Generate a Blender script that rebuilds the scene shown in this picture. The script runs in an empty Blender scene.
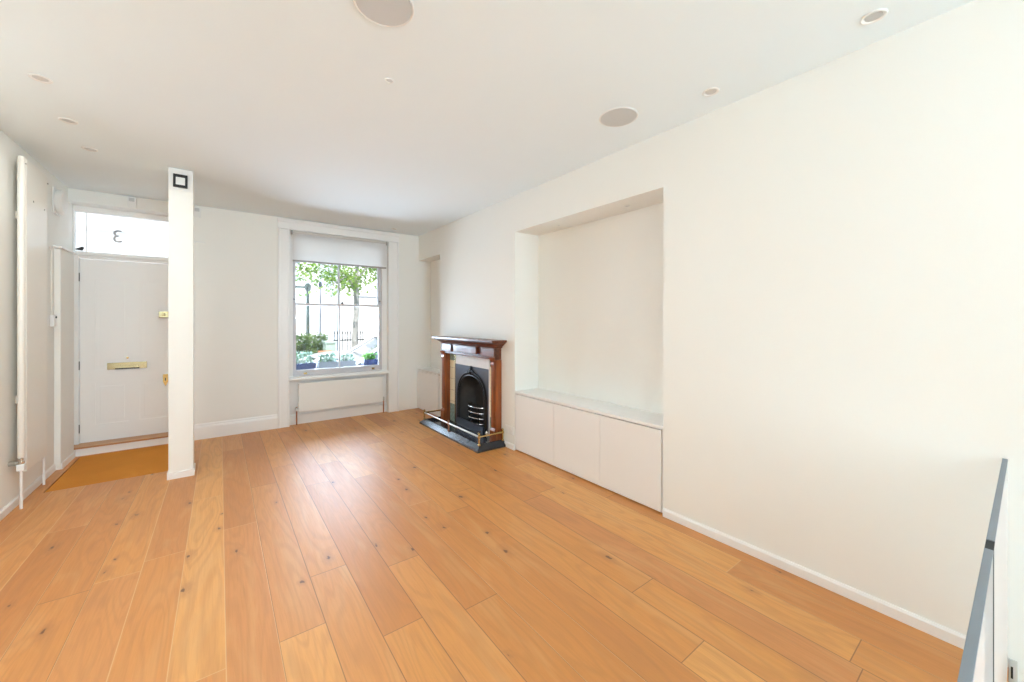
import bpy, bmesh, math, random
from mathutils import Vector, Matrix
random.seed(7)
C = bpy.context.scene.collection
PI = math.pi

# ------------------------------------------------------------------ materials
def new_mat(name):
    m = bpy.data.materials.new(name); m.use_nodes = True
    nt = m.node_tree
    for n in list(nt.nodes): nt.nodes.remove(n)
    out = nt.nodes.new('ShaderNodeOutputMaterial')
    return m, nt, out

def N(nt, typ, **kw):
    n = nt.nodes.new(typ)
    for k, v in kw.items():
        if k.startswith('i_'):
            n.inputs[k[2:].replace('_', ' ')].default_value = v
        else:
            setattr(n, k, v)
    return n

def plain(name, col, rough=0.5, metal=0.0, var=0.04, scale=6.0, coat=0.0, spec=0.5, bump=0.0, coat_rough=0.05):
    m, nt, out = new_mat(name)
    b = N(nt, 'ShaderNodeBsdfPrincipled')
    b.inputs['Roughness'].default_value = rough
    b.inputs['Metallic'].default_value = metal
    b.inputs['Coat Weight'].default_value = coat
    b.inputs['Coat Roughness'].default_value = coat_rough
    b.inputs['Specular IOR Level'].default_value = spec
    tc = N(nt, 'ShaderNodeTexCoord')
    no = N(nt, 'ShaderNodeTexNoise'); no.inputs['Scale'].default_value = scale; no.inputs['Detail'].default_value = 3
    nt.links.new(tc.outputs['Object'], no.inputs['Vector'])
    mx = N(nt, 'ShaderNodeMix', data_type='RGBA')
    lo = tuple(max(0, c*(1-var)) for c in col); hi = tuple(min(1, c*(1+var)) for c in col)
    mx.inputs[6].default_value = (*lo, 1); mx.inputs[7].default_value = (*hi, 1)
    nt.links.new(no.outputs['Fac'], mx.inputs[0])
    nt.links.new(mx.outputs[2], b.inputs['Base Color'])
    if bump:
        bp = N(nt, 'ShaderNodeBump'); bp.inputs['Strength'].default_value = bump; bp.inputs['Distance'].default_value = 0.002
        n2 = N(nt, 'ShaderNodeTexNoise'); n2.inputs['Scale'].default_value = scale*30
        nt.links.new(tc.outputs['Object'], n2.inputs['Vector'])
        nt.links.new(n2.outputs['Fac'], bp.inputs['Height']); nt.links.new(bp.outputs['Normal'], b.inputs['Normal'])
    nt.links.new(b.outputs['BSDF'], out.inputs['Surface'])
    return m

def clear_glass(name, tint=(1, 1, 1), ior=1.45):
    m, nt, out = new_mat(name)
    tr = N(nt, 'ShaderNodeBsdfTransparent'); tr.inputs['Color'].default_value = (*tint, 1)
    gl = N(nt, 'ShaderNodeBsdfGlossy'); gl.inputs['Roughness'].default_value = 0.01
    fr = N(nt, 'ShaderNodeFresnel'); fr.inputs['IOR'].default_value = ior
    mx = N(nt, 'ShaderNodeMixShader')
    nt.links.new(fr.outputs[0], mx.inputs[0]); nt.links.new(tr.outputs[0], mx.inputs[1]); nt.links.new(gl.outputs[0], mx.inputs[2])
    nt.links.new(mx.outputs[0], out.inputs['Surface'])
    return m

def translucent(name, col, trans=0.7, transp=0.0, rough=0.6):
    m, nt, out = new_mat(name)
    d = N(nt, 'ShaderNodeBsdfDiffuse'); d.inputs['Color'].default_value = (*col, 1)
    t = N(nt, 'ShaderNodeBsdfTranslucent'); t.inputs['Color'].default_value = (*col, 1)
    mx = N(nt, 'ShaderNodeMixShader'); mx.inputs[0].default_value = trans
    nt.links.new(d.outputs[0], mx.inputs[1]); nt.links.new(t.outputs[0], mx.inputs[2])
    last = mx
    if transp:
        tr = N(nt, 'ShaderNodeBsdfTransparent')
        m2 = N(nt, 'ShaderNodeMixShader'); m2.inputs[0].default_value = transp
        nt.links.new(mx.outputs[0], m2.inputs[1]); nt.links.new(tr.outputs[0], m2.inputs[2]); last = m2
    nt.links.new(last.outputs[0], out.inputs['Surface'])
    return m

def leaf_mat(name, c1, c2):
    m, nt, out = new_mat(name)
    tc = N(nt, 'ShaderNodeTexCoord')
    no = N(nt, 'ShaderNodeTexNoise'); no.inputs['Scale'].default_value = 3.5; no.inputs['Detail'].default_value = 4
    nt.links.new(tc.outputs['Object'], no.inputs['Vector'])
    mp = N(nt, 'ShaderNodeMapRange'); mp.inputs[1].default_value = .35; mp.inputs[2].default_value = .65
    nt.links.new(no.outputs['Fac'], mp.inputs[0])
    mx = N(nt, 'ShaderNodeMix', data_type='RGBA')
    mx.inputs[6].default_value = (*c1, 1); mx.inputs[7].default_value = (*c2, 1)
    nt.links.new(mp.outputs[0], mx.inputs[0])
    d = N(nt, 'ShaderNodeBsdfDiffuse'); t = N(nt, 'ShaderNodeBsdfTranslucent')
    nt.links.new(mx.outputs[2], d.inputs[0]); nt.links.new(mx.outputs[2], t.inputs[0])
    ms = N(nt, 'ShaderNodeMixShader'); ms.inputs[0].default_value = .45
    nt.links.new(d.outputs[0], ms.inputs[1]); nt.links.new(t.outputs[0], ms.inputs[2])
    nt.links.new(ms.outputs[0], out.inputs['Surface'])
    return m

def oak_floor():
    """wide oak boards running along Y, each with its own tone, grain and knots"""
    m, nt, out = new_mat('oak boards')
    L = nt.links.new
    def M(op, a=None, b=None, c=None):
        n = N(nt, 'ShaderNodeMath', operation=op)
        for i, v in enumerate((a, b, c)):
            if v is None: continue
            if isinstance(v, (int, float)): n.inputs[i].default_value = v
            else: L(v, n.inputs[i])
        return n.outputs[0]
    def comb(x, y, z):
        n = N(nt, 'ShaderNodeCombineXYZ')
        for i, v in enumerate((x, y, z)):
            if isinstance(v, (int, float)): n.inputs[i].default_value = v
            else: L(v, n.inputs[i])
        return n.outputs[0]
    def white(vec):
        n = N(nt, 'ShaderNodeTexWhiteNoise', noise_dimensions='3D'); L(vec, n.inputs['Vector']); return n
    tc = N(nt, 'ShaderNodeTexCoord')
    sp = N(nt, 'ShaderNodeSeparateXYZ'); L(tc.outputs['Object'], sp.inputs[0])
    x, y = sp.outputs[0], sp.outputs[1]
    W, LEN = 0.186, 1.95
    xs = M('DIVIDE', M('ADD', x, 2.026), W)
    row = M('FLOOR', xs); fx = M('FRACT', xs)
    r1 = white(comb(row, 3.7, 1.1)).outputs['Value']
    ys = M('ADD', M('DIVIDE', M('ADD', y, 10), LEN), M('MULTIPLY', r1, 7.3))
    col = M('FLOOR', ys); fy = M('FRACT', ys)
    idn = white(comb(row, col, 5.3))
    rid = idn.outputs['Value']
    rid2 = white(comb(row, col, 9.9)).outputs['Value']
    # edges
    ex = M('MULTIPLY', M('MINIMUM', fx, M('SUBTRACT', 1.0, fx)), W)
    ey = M('MULTIPLY', M('MINIMUM', fy, M('SUBTRACT', 1.0, fy)), LEN)
    e = M('MINIMUM', ex, ey)
    seam = N(nt, 'ShaderNodeMapRange'); seam.inputs[1].default_value = .0006; seam.inputs[2].default_value = .0030
    seam.inputs[3].default_value = 1; seam.inputs[4].default_value = 0
    L(e, seam.inputs[0])
    # board tone
    cr = N(nt, 'ShaderNodeValToRGB')
    e_ = cr.color_ramp.elements
    e_[0].position = 0; e_[0].color = (.555, .212, .050, 1)
    e_[1].position = 1; e_[1].color = (.730, .345, .098, 1)
    for p, c in ((.25, (.630, .258, .062)), (.5, (.665, .285, .070)), (.72, (.590, .238, .074)), (.86, (.705, .318, .082))):
        k = e_.new(p); k.color = (*c, 1)
    L(rid, cr.inputs[0])
    # grain, stretched along the board
    off = M('MULTIPLY', rid2, 41.0)
    gv = comb(M('MULTIPLY', x, 120.0), M('ADD', M('MULTIPLY', y, 5.0), off), off)
    g = N(nt, 'ShaderNodeTexNoise'); g.inputs['Scale'].default_value = 1; g.inputs['Detail'].default_value = 6; g.inputs['Roughness'].default_value = .6
    g.inputs['Distortion'].default_value = .6
    L(gv, g.inputs['Vector'])
    # broad figure
    bv = comb(M('MULTIPLY', x, 7.0), M('ADD', M('MULTIPLY', y, 1.1), off), off)
    bn = N(nt, 'ShaderNodeTexNoise'); bn.inputs['Scale'].default_value = 1; bn.inputs['Detail'].default_value = 3; bn.inputs['Distortion'].default_value = 1.0
    L(bv, bn.inputs['Vector'])
    # cathedral bands
    cn = N(nt, 'ShaderNodeTexNoise'); cn.inputs['Scale'].default_value = 1; cn.inputs['Detail'].default_value = 1.5; cn.inputs['Distortion'].default_value = .4
    L(comb(M('MULTIPLY', x, 5.5), M('ADD', M('MULTIPLY', y, .75), off), off), cn.inputs['Vector'])
    rings_ = M('MULTIPLY', M('ADD', M('SINE', M('MULTIPLY', cn.outputs['Fac'], 75.0)), 1.0), .5)
    def mixc(fac, a, b_, blend='MIX'):
        n = N(nt, 'ShaderNodeMix', data_type='RGBA', blend_type=blend)
        if isinstance(fac, (int, float)): n.inputs[0].default_value = fac
        else: L(fac, n.inputs[0])
        for i, v in ((6, a), (7, b_)):
            if isinstance(v, tuple): n.inputs[i].default_value = (*v, 1)
            else: L(v, n.inputs[i])
        return n.outputs[2]
    def rng(v, a, b_, c, d):
        n = N(nt, 'ShaderNodeMapRange'); L(v, n.inputs[0])
        for i, k in enumerate((a, b_, c, d)): n.inputs[i+1].default_value = k
        return n.outputs[0]
    c1 = mixc(rng(g.outputs['Fac'], .42, .75, 0, .24), cr.outputs[0], (.36, .145, .045))
    c2 = mixc(rng(bn.outputs['Fac'], .52, .72, 0, .40), c1, (.66, .37, .155))
    c3 = mixc(rng(bn.outputs['Fac'], .30, .42, .30, 0), c2, (.43, .175, .062))
    c4 = mixc(rng(rings_, .45, 1.0, 0, .24), c3, (.42, .175, .05))
    # knots: sparse dark cores with a soft halo, a little elongated along the board
    kv = comb(M('ADD', M('MULTIPLY', x, 5.3), off), M('ADD', M('MULTIPLY', y, 2.6), M('MULTIPLY', row, 3.1)), 0.0)
    kd = N(nt, 'ShaderNodeTexNoise'); kd.inputs['Scale'].default_value = 9; L(kv, kd.inputs['Vector'])
    vo = N(nt, 'ShaderNodeTexVoronoi', voronoi_dimensions='2D'); vo.inputs['Scale'].default_value = 1; vo.inputs['Randomness'].default_value = 1
    L(kv, vo.inputs['Vector'])
    dist = M('ADD', vo.outputs['Distance'], M('MULTIPLY', M('SUBTRACT', kd.outputs['Fac'], .5), .22))
    sepc = N(nt, 'ShaderNodeSeparateColor'); L(vo.outputs['Color'], sepc.inputs[0])
    on = M('GREATER_THAN', sepc.outputs[0], .72)
    big = rng(sepc.outputs[1], 0, 1, .25, 1.0)
    core = M('MULTIPLY', rng(M('DIVIDE', dist, big), .030, .065, .85, 0), on)
    halo = M('MULTIPLY', rng(M('DIVIDE', dist, big), .05, .30, .40, 0), on)
    c5 = mixc(halo, c4, (.33, .13, .045))
    c6 = mixc(core, c5, (.11, .045, .018))
    # seams: some boards meet in a dark line, some show a pale eased edge
    pale = M('GREATER_THAN', white(comb(row, 8.8, 2.2)).outputs['Value'], .55)
    sc = mixc(M('MULTIPLY', pale, M('LESS_THAN', ey, 9)), (.16, .065, .025), (.70, .44, .22))
    c7 = mixc(M('MULTIPLY', seam.outputs[0], .75), c6, sc)
    b = N(nt, 'ShaderNodeBsdfPrincipled')
    L(c7, b.inputs['Base Color'])
    L(rng(g.outputs['Fac'], .3, .7, .38, .48), b.inputs['Roughness'])
    b.inputs['Specular IOR Level'].default_value = .75
    bp = N(nt, 'ShaderNodeBump'); bp.inputs['Strength'].default_value = .25; bp.inputs['Distance'].default_value = .002
    hh = M('SUBTRACT', M('MULTIPLY', g.outputs['Fac'], .15), seam.outputs[0])
    L(hh, bp.inputs['Height']); L(bp.outputs['Normal'], b.inputs['Normal'])
    L(b.outputs['BSDF'], out.inputs['Surface'])
    return m

def wood_mat(name, c1, c2, axis='z', rough=.22, coat=.6):
    m, nt, out = new_mat(name)
    tc = N(nt, 'ShaderNodeTexCoord'); mp = N(nt, 'ShaderNodeMapping')
    s = {'z': (14, 14, 1.2), 'y': (14, 1.2, 14), 'x': (1.2, 14, 14)}[axis]
    mp.inputs['Scale'].default_value = s
    nt.links.new(tc.outputs['Object'], mp.inputs['Vector'])
    no = N(nt, 'ShaderNodeTexNoise'); no.inputs['Scale'].default_value = 1.6; no.inputs['Detail'].default_value = 6; no.inputs['Distortion'].default_value = .8
    nt.links.new(mp.outputs[0], no.inputs['Vector'])
    cr = N(nt, 'ShaderNodeValToRGB'); cr.color_ramp.elements[0].position = .33; cr.color_ramp.elements[1].position = .68
    cr.color_ramp.elements[0].color = (*c1, 1); cr.color_ramp.elements[1].color = (*c2, 1)
    nt.links.new(no.outputs['Fac'], cr.inputs[0])
    b = N(nt, 'ShaderNodeBsdfPrincipled'); b.inputs['Roughness'].default_value = rough; b.inputs['Coat Weight'].default_value = coat
    b.inputs['Coat Roughness'].default_value = .06
    nt.links.new(cr.outputs[0], b.inputs['Base Color']); nt.links.new(b.outputs[0], out.inputs[0])
    return m

def coir_mat():
    m, nt, out = new_mat('coir')
    tc = N(nt, 'ShaderNodeTexCoord')
    n1 = N(nt, 'ShaderNodeTexNoise'); n1.inputs['Scale'].default_value = 420; n1.inputs['Detail'].default_value = 2
    n2 = N(nt, 'ShaderNodeTexNoise'); n2.inputs['Scale'].default_value = 3.5; n2.inputs['Detail'].default_value = 4
    for n in (n1, n2): nt.links.new(tc.outputs['Object'], n.inputs['Vector'])
    mx = N(nt, 'ShaderNodeMix', data_type='RGBA'); mx.inputs[6].default_value = (.62, .225, .032, 1); mx.inputs[7].default_value = (.80, .335, .065, 1)
    nt.links.new(n1.outputs['Fac'], mx.inputs[0])
    m2 = N(nt, 'ShaderNodeMix', data_type='RGBA', blend_type='MULTIPLY'); m2.inputs[0].default_value = .2
    nt.links.new(mx.outputs[2], m2.inputs[6]); nt.links.new(n2.outputs['Fac'], m2.inputs[7])
    b = N(nt, 'ShaderNodeBsdfPrincipled'); b.inputs['Roughness'].default_value = .95; b.inputs['Specular IOR Level'].default_value = .1
    bp = N(nt, 'ShaderNodeBump'); bp.inputs['Strength'].default_value = .6; bp.inputs['Distance'].default_value = .004
    nt.links.new(n1.outputs['Fac'], bp.inputs['Height']); nt.links.new(bp.outputs[0], b.inputs['Normal'])
    nt.links.new(m2.outputs[2], b.inputs['Base Color']); nt.links.new(b.outputs[0], out.inputs[0])
    return m

def tile_mat(name, zsplit, teal=(.16, .30, .27), cream=(.90, .82, .60)):
    """glazed fireplace tiles stacked vertically: cream field, teal at the foot and the head"""
    m, nt, out = new_mat(name)
    tc = N(nt, 'ShaderNodeTexCoord'); sp = N(nt, 'ShaderNodeSeparateXYZ')
    nt.links.new(tc.outputs['Object'], sp.inputs[0])
    def M(op, a, b=None):
        n = N(nt, 'ShaderNodeMath', operation=op)
        for i, v in enumerate((a, b)):
            if v is None: continue
            if isinstance(v, (int, float)): n.inputs[i].default_value = v
            else: nt.links.new(v, n.inputs[i])
        return n.outputs[0]
    z = sp.outputs[2]
    isteal = M('MAXIMUM', M('LESS_THAN', z, zsplit[0]), M('GREATER_THAN', z, zsplit[1]))
    no = N(nt, 'ShaderNodeTexNoise'); no.inputs['Scale'].default_value = 30; no.inputs['Detail'].default_value = 3
    nt.links.new(tc.outputs['Object'], no.inputs['Vector'])
    mx = N(nt, 'ShaderNodeMix', data_type='RGBA'); mx.inputs[6].default_value = (*cream, 1)
    mt = N(nt, 'ShaderNodeMix', data_type='RGBA'); mt.inputs[6].default_value = (teal[0]*.6, teal[1]*.6, teal[2]*.6, 1); mt.inputs[7].default_value = (.45, .58, .5, 1)
    nt.links.new(no.outputs['Fac'], mt.inputs[0])
    nt.links.new(isteal, mx.inputs[0]); nt.links.new(mt.outputs[2], mx.inputs[7])
    fr = M('FRACT', M('DIVIDE', z, .152))
    joint = M('LESS_THAN', fr, .02)
    mj = N(nt, 'ShaderNodeMix', data_type='RGBA'); mj.inputs[7].default_value = (.3, .26, .2, 1)
    nt.links.new(joint, mj.inputs[0]); nt.links.new(mx.outputs[2], mj.inputs[6])
    b = N(nt, 'ShaderNodeBsdfPrincipled'); b.inputs['Roughness'].default_value = .12; b.inputs['Coat Weight'].default_value = .5
    nt.links.new(mj.outputs[2], b.inputs['Base Color']); nt.links.new(b.outputs[0], out.inputs[0])
    return m

M_ = {}
M_['wall'] = plain('wall paint', (.855, .848, .805), .62, var=.012, scale=1.5, spec=.25)
M_['chimney'] = M_['wall']
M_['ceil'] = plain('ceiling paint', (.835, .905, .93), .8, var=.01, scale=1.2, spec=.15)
M_['gloss'] = plain('white satin woodwork', (.87, .865, .85), .32, var=.01, scale=2)
M_['sash'] = plain('sash paint with backlit shade', (.60, .59, .615), .35, var=.01, scale=2)  # grey of the backlit white frames put into the paint colour
M_['cab'] = plain('white cabinet lacquer', (.85, .84, .82), .28, var=.008, scale=2)
M_['rad'] = plain('white radiator enamel', (.85, .84, .80), .28, var=.008, scale=3)
M_['radc'] = plain('cream radiator enamel', (.84, .81, .74), .3, var=.008, scale=3)
M_['plastic'] = plain('white plastic', (.82, .82, .80), .35, var=.01)
M_['grille'] = plain('pale grey speaker grille', (.60, .60, .585), .6, var=.03, scale=200, bump=.3)
M_['black'] = plain('black plastic', (.012, .012, .013), .4)
M_['dark'] = plain('dark gap', (.02, .02, .02), .8)
M_['chrome'] = plain('chrome', (.72, .71, .68), .12, 1.0)
M_['nickel'] = plain('dull nickel', (.55, .53, .48), .28, 1.0)
M_['brass'] = plain('aged brass', (.62, .46, .20), .22, 1.0, var=.15, scale=30)
M_['brasspale'] = plain('pale polished brass', (.58, .50, .30), .25, 1.0, var=.1, scale=30)
M_['copper'] = plain('copper pipe', (.42, .19, .11), .3, 1.0, var=.15, scale=40)
M_['iron'] = plain('black leaded iron', (.030, .032, .036), .32, .55, var=.25, scale=20, bump=.2)
M_['ironplate'] = plain('blue grey iron plate', (.080, .090, .115), .38, .5, var=.2, scale=9, bump=.15)
M_['soot'] = plain('sooty iron', (.045, .046, .048), .5, .3, var=.4, scale=14)
M_['steel'] = plain('bright grate steel', (.46, .46, .47), .18, 1.0, var=.2, scale=40)
M_['marble'] = plain('polished black hearth stone', (.030, .034, .042), .24, var=.3, scale=14, coat=.15, coat_rough=.2)
M_['slip'] = plain('pale marble slip', (.88, .88, .89), .15, var=.06, scale=9)
M_['mahog'] = wood_mat('mahogany upright', (.17, .038, .008), (.37, .098, .018), 'z', .3, .3)
M_['mahogh'] = wood_mat('mahogany lengthwise', (.065, .017, .008), (.19, .052, .020), 'y', .34, .25)
M_['tile'] = tile_mat('glazed fireplace tile', (.27, .86))
M_['oak'] = oak_floor()
M_['thresh'] = wood_mat('oak threshold', (.42, .19, .065), (.56, .29, .11), 'x', .4, .1)
M_['coir'] = coir_mat()
M_['glass'] = clear_glass('window glass', (.97, .98, .98))
M_['balglass'] = clear_glass('balustrade glass', (.93, .96, .95), 1.5)
M_['edge'] = plain('polished grey glass edge', (.19, .21, .235), .45, .1, var=.15, scale=4)
M_['frost'] = translucent('frosted fanlight glass', (.95, .95, .95), .85, .5)
M_['number'] = plain('grey number film', (.42, .43, .45), .5)
M_['blind'] = translucent('white blind cloth', (.93, .92, .91), .72, .16)
M_['opal'] = translucent('opal white balustrade panel', (.92, .92, .91), .72, .4)
M_['blindbar'] = plain('grey blind bar', (.36, .35, .33), .45)
M_['blindhead'] = plain('beige blind head rail', (.60, .565, .53), .5)
M_['stucco'] = plain('white stucco', (.84, .84, .85), .8, var=.03, scale=2)
M_['bluestucco'] = plain('pale blue stucco', (.62, .68, .80), .8, var=.03, scale=2)
M_['asphalt'] = plain('asphalt', (.16, .16, .165), .85, var=.2, scale=6)
M_['paving'] = plain('paving', (.45, .44, .42), .85, var=.1, scale=4)
M_['bark'] = plain('pale plane tree bark', (.34, .33, .31), .8, var=.4, scale=9, bump=.5)
M_['leaf'] = leaf_mat('fresh tree leaf', (.13, .27, .05), (.38, .52, .16))
M_['hedge'] = leaf_mat('hedge leaf', (.06, .13, .035), (.22, .32, .12))
M_['sage'] = leaf_mat('grey green leaf', (.10, .17, .13), (.33, .42, .33))
M_['bright'] = leaf_mat('bright green leaf', (.07, .22, .05), (.20, .42, .10))
M_['carpaint'] = plain('white car paint', (.82, .83, .85), .2, coat=.6, var=.005)
M_['carglass'] = plain('dark car glass', (.10, .12, .14), .06, coat=.5)
M_['tyre'] = plain('tyre rubber', (.02, .02, .02), .8)
M_['postgreen'] = plain('dark green post paint', (.06, .085, .08), .45)
M_['lilac'] = plain('grey lamp post paint', (.33, .34, .40), .5)
M_['boxgreen'] = plain('pale green cabinet paint', (.36, .47, .40), .5)
M_['brick'] = plain('terracotta brick', (.45, .20, .10), .8, var=.3, scale=20)
M_['navy'] = plain('navy glazed planter', (.022, .038, .12), .25)
M_['greyplanter'] = plain('grey planter', (.33, .34, .37), .6)
M_['pane'] = plain('pale reflecting pane', (.62, .67, .74), .1)

# ------------------------------------------------------------------ geometry helpers
def link(name, bm, mat, parent=None, smooth=False, recalc=True):
    me = bpy.data.meshes.new(name)
    if recalc: bmesh.ops.recalc_face_normals(bm, faces=bm.faces[:])
    bm.to_mesh(me); bm.free()
    o = bpy.data.objects.new(name, me); C.objects.link(o)
    if mat is not None:
        for m in (mat if isinstance(mat, (list, tuple)) else [mat]): me.materials.append(m)
    if smooth:
        for p in me.polygons: p.use_smooth = True
        try: me.set_sharp_from_angle(angle=math.radians(40))
        except Exception: pass
    if parent is not None:
        o.parent = parent
        o.matrix_parent_inverse = Matrix.Translation(parent.location).inverted() if True else Matrix()
    return o

def thing(name, label, cat, loc=(0, 0, 0), group=None):
    o = bpy.data.objects.new(name, None); C.objects.link(o); o.location = loc
    o.empty_display_size = .1
    o['label'] = label; o['category'] = cat
    if group: o['group'] = group
    return o

def tag(o, label, cat, group=None):
    o['label'] = label; o['category'] = cat
    if group: o['group'] = group
    return o

def struct(o): o['kind'] = 'structure'; return o

def bx(x0, x1, y0, y1, z0, z1, bev=0.0, seg=2, bm=None):
    bm = bm or bmesh.new()
    t = bmesh.new()
    v = [t.verts.new((x, y, z)) for x in (x0, x1) for y in (y0, y1) for z in (z0, z1)]
    for f in ((0, 1, 3, 2), (4, 6, 7, 5), (0, 4, 5, 1), (2, 3, 7, 6), (0, 2, 6, 4), (1, 5, 7, 3)):
        t.faces.new([v[i] for i in f])
    bmesh.ops.recalc_face_normals(t, faces=t.faces[:])
    if bev: bmesh.ops.bevel(t, geom=t.edges[:], offset=bev, segments=seg, affect='EDGES', profile=.6)
    merge(bm, t); return bm

def merge(bm, t):
    me = bpy.data.meshes.new('tmp'); t.to_mesh(me); t.free()
    bm.from_mesh(me); bpy.data.meshes.remove(me)

def prism(pts, axis, a0, a1, bev=0.0, bm=None):
    """extrude a 2-D outline along an axis; pts are (p,q) in the other two axes in xyz order"""
    bm = bm or bmesh.new(); t = bmesh.new()
    def P(p, q, a): return {'x': (a, p, q), 'y': (p, a, q), 'z': (p, q, a)}[axis]
    A = [t.verts.new(P(p, q, a0)) for p, q in pts]; B = [t.verts.new(P(p, q, a1)) for p, q in pts]
    t.faces.new(A); t.faces.new(B[::-1])
    n = len(pts)
    for i in range(n): t.faces.new((A[i], B[i], B[(i+1) % n], A[(i+1) % n]))
    bmesh.ops.recalc_face_normals(t, faces=t.faces[:])
    if bev: bmesh.ops.bevel(t, geom=t.edges[:], offset=bev, segments=2, affect='EDGES')
    merge(bm, t); return bm

def loft(rings, bm=None, close=True, cap=True):
    bm = bm or bmesh.new()
    R = [[bm.verts.new(p) for p in r] for r in rings]
    n = len(R[0])
    for a, b in zip(R, R[1:]):
        for i in range(n if close else n-1):
            bm.faces.new((a[i], a[(i+1) % n], b[(i+1) % n], b[i]))
    if cap:
        bm.faces.new(R[0][::-1]); bm.faces.new(R[-1])
    return bm

def tube(path, r, seg=10, bm=None, cap=True):
    path = [Vector(p) for p in path]
    rr = r if isinstance(r, (list, tuple)) else [r]*len(path)
    rings = []
    up = Vector((0, 0, 1))
    prev = None
    for i, p in enumerate(path):
        d = (path[min(i+1, len(path)-1)] - path[max(i-1, 0)]).normalized()
        if prev is None:
            a = d.cross(up)
            if a.length < 1e-3: a = d.cross(Vector((1, 0, 0)))
            a.normalize()
        else:
            a = (prev - d*prev.dot(d)).normalized()
        prev = a
        b = d.cross(a)
        rings.append([p + (a*math.cos(t) + b*math.sin(t))*rr[i] for t in (2*PI*k/seg for k in range(seg))])
    return loft(rings, bm, True, cap)

def lathe(prof, axis='z', org=(0, 0, 0), seg=24, bm=None):
    """prof: (radius, height) along axis from org"""
    bm = bm or bmesh.new()
    org = Vector(org); rings = []
    for r, h in prof:
        ring = []
        for k in range(seg):
            a = 2*PI*k/seg; c, s = r*math.cos(a), r*math.sin(a)
            ring.append(org + Vector({'z': (c, s, h), 'x': (h, c, s), 'y': (s, h, c)}[axis]))
        rings.append(ring)
    return loft(rings, bm, True, True)

def ball(c, r, bm=None, sz=1.0, u=14, v=9):
    prof = [(max(1e-4, r*math.sin(PI*i/v)), -r*sz*math.cos(PI*i/v)) for i in range(v+1)]
    return lathe(prof, 'z', c, u, bm)

def voxel(xs, ys, zs, solid):
    """watertight mesh of the union of grid cells where solid(cx,cy,cz)"""
    bm = bmesh.new(); V = {}
    def vert(i, j, k):
        if (i, j, k) not in V: V[(i, j, k)] = bm.verts.new((xs[i], ys[j], zs[k]))
        return V[(i, j, k)]
    nx, ny, nz = len(xs)-1, len(ys)-1, len(zs)-1
    S = {}
    for i in range(nx):
        for j in range(ny):
            for k in range(nz):
                S[(i, j, k)] = bool(solid((xs[i]+xs[i+1])/2, (ys[j]+ys[j+1])/2, (zs[k]+zs[k+1])/2))
    g = lambda i, j, k: S.get((i, j, k), False)
    for (i, j, k), s in S.items():
        if not s: continue
        if not g(i-1, j, k): bm.faces.new([vert(i, j, k), vert(i, j, k+1), vert(i, j+1, k+1), vert(i, j+1, k)])
        if not g(i+1, j, k): bm.faces.new([vert(i+1, j, k), vert(i+1, j+1, k), vert(i+1, j+1, k+1), vert(i+1, j, k+1)])
        if not g(i, j-1, k): bm.faces.new([vert(i, j, k), vert(i+1, j, k), vert(i+1, j, k+1), vert(i, j, k+1)])
        if not g(i, j+1, k): bm.faces.new([vert(i, j+1, k), vert(i, j+1, k+1), vert(i+1, j+1, k+1), vert(i+1, j+1, k)])
        if not g(i, j, k-1): bm.faces.new([vert(i, j, k), vert(i, j+1, k), vert(i+1, j+1, k), vert(i+1, j, k)])
        if not g(i, j, k+1): bm.faces.new([vert(i, j, k+1), vert(i+1, j, k+1), vert(i+1, j+1, k+1), vert(i, j+1, k+1)])
    return bm

def inb(v, a, b): return a < v < b

def leaf_cloud(bm, pts, size, rnd, droop=0.0):
    for p in pts:
        s = size*rnd.uniform(.6, 1.25)
        d = Vector((rnd.gauss(0, 1), rnd.gauss(0, 1), rnd.gauss(0, .7) - droop)).normalized()
        w = d.cross(Vector((rnd.gauss(0, 1), rnd.gauss(0, 1), rnd.gauss(0, 1)))).normalized()
        n = d.cross(w).normalized()
        p = Vector(p)
        a = bm.verts.new(p); t = bm.verts.new(p + d*s)
        l = bm.verts.new(p + d*s*.45 + w*s*.33 + n*s*.07); r = bm.verts.new(p + d*s*.45 - w*s*.33 + n*s*.07)
        bm.faces.new((a, l, t)); bm.faces.new((a, t, r))
    return bm

# ------------------------------------------------------------------ the room shell
XL, XR, YF, YB, ZC = -1.24, 2.545, 5.88, -4.5, 2.75
RB = 2.88                                   # back of the large recess
# floor with the stairwell opening and the matwell
fx = [XL-.2, -1.150, -.365, .85, XR+.1, 3.1]; fy = [YB-.25, -2.6, .0535, 4.815, 5.865, 6.2]
def fsolid(x, y, z):
    if inb(x, .85, XR+.1) and inb(y, -2.6, .0535): return False
    if inb(x, -1.150, -.365) and inb(y, 4.815, 5.865) and z > -.02: return False
    return True
struct(link('floor', voxel(fx, fy, [-.25, -.02, 0], fsolid), M_['oak']))
struct(link('ceiling', bx(XL-.2, 3.1, YB-.25, 6.2, ZC, ZC+.2), M_['ceil']))
# right-hand wall: chimney breast, alcove and long recess cut into one body
ys = [YB-.25, 1.581, 3.34, 3.86, 4.585, 5.13, YF]
def rsolid(x, y, z):
    if inb(y, 1.581, 3.34) and z < 2.358 and x < RB: return False
    if inb(y, 5.13, YF) and z < 2.358 and x < 2.755: return False
    if inb(y, 3.86, 4.585) and z < .79 and x < RB: return False
    return True
struct(link('wall_right', voxel([XR, 2.755, RB, 3.1], ys, [0, .79, 2.358, ZC], rsolid), M_['wall']))
struct(link('wall_left', bx(XL-.2, XL, YB-.25, 6.2, 0, ZC), M_['wall']))
# front wall with door and window openings
def frsolid(x, y, z):
    if inb(x, XL, -.29) and z < 2.62: return False
    if inb(x, .735, 2.05) and z < 2.60: return False
    return True
struct(link('wall_front', voxel([XL, -.29, .735, 2.05, 3.1], [YF, 6.2], [0, 2.60, 2.62, ZC], frsolid), M_['wall']))
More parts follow.
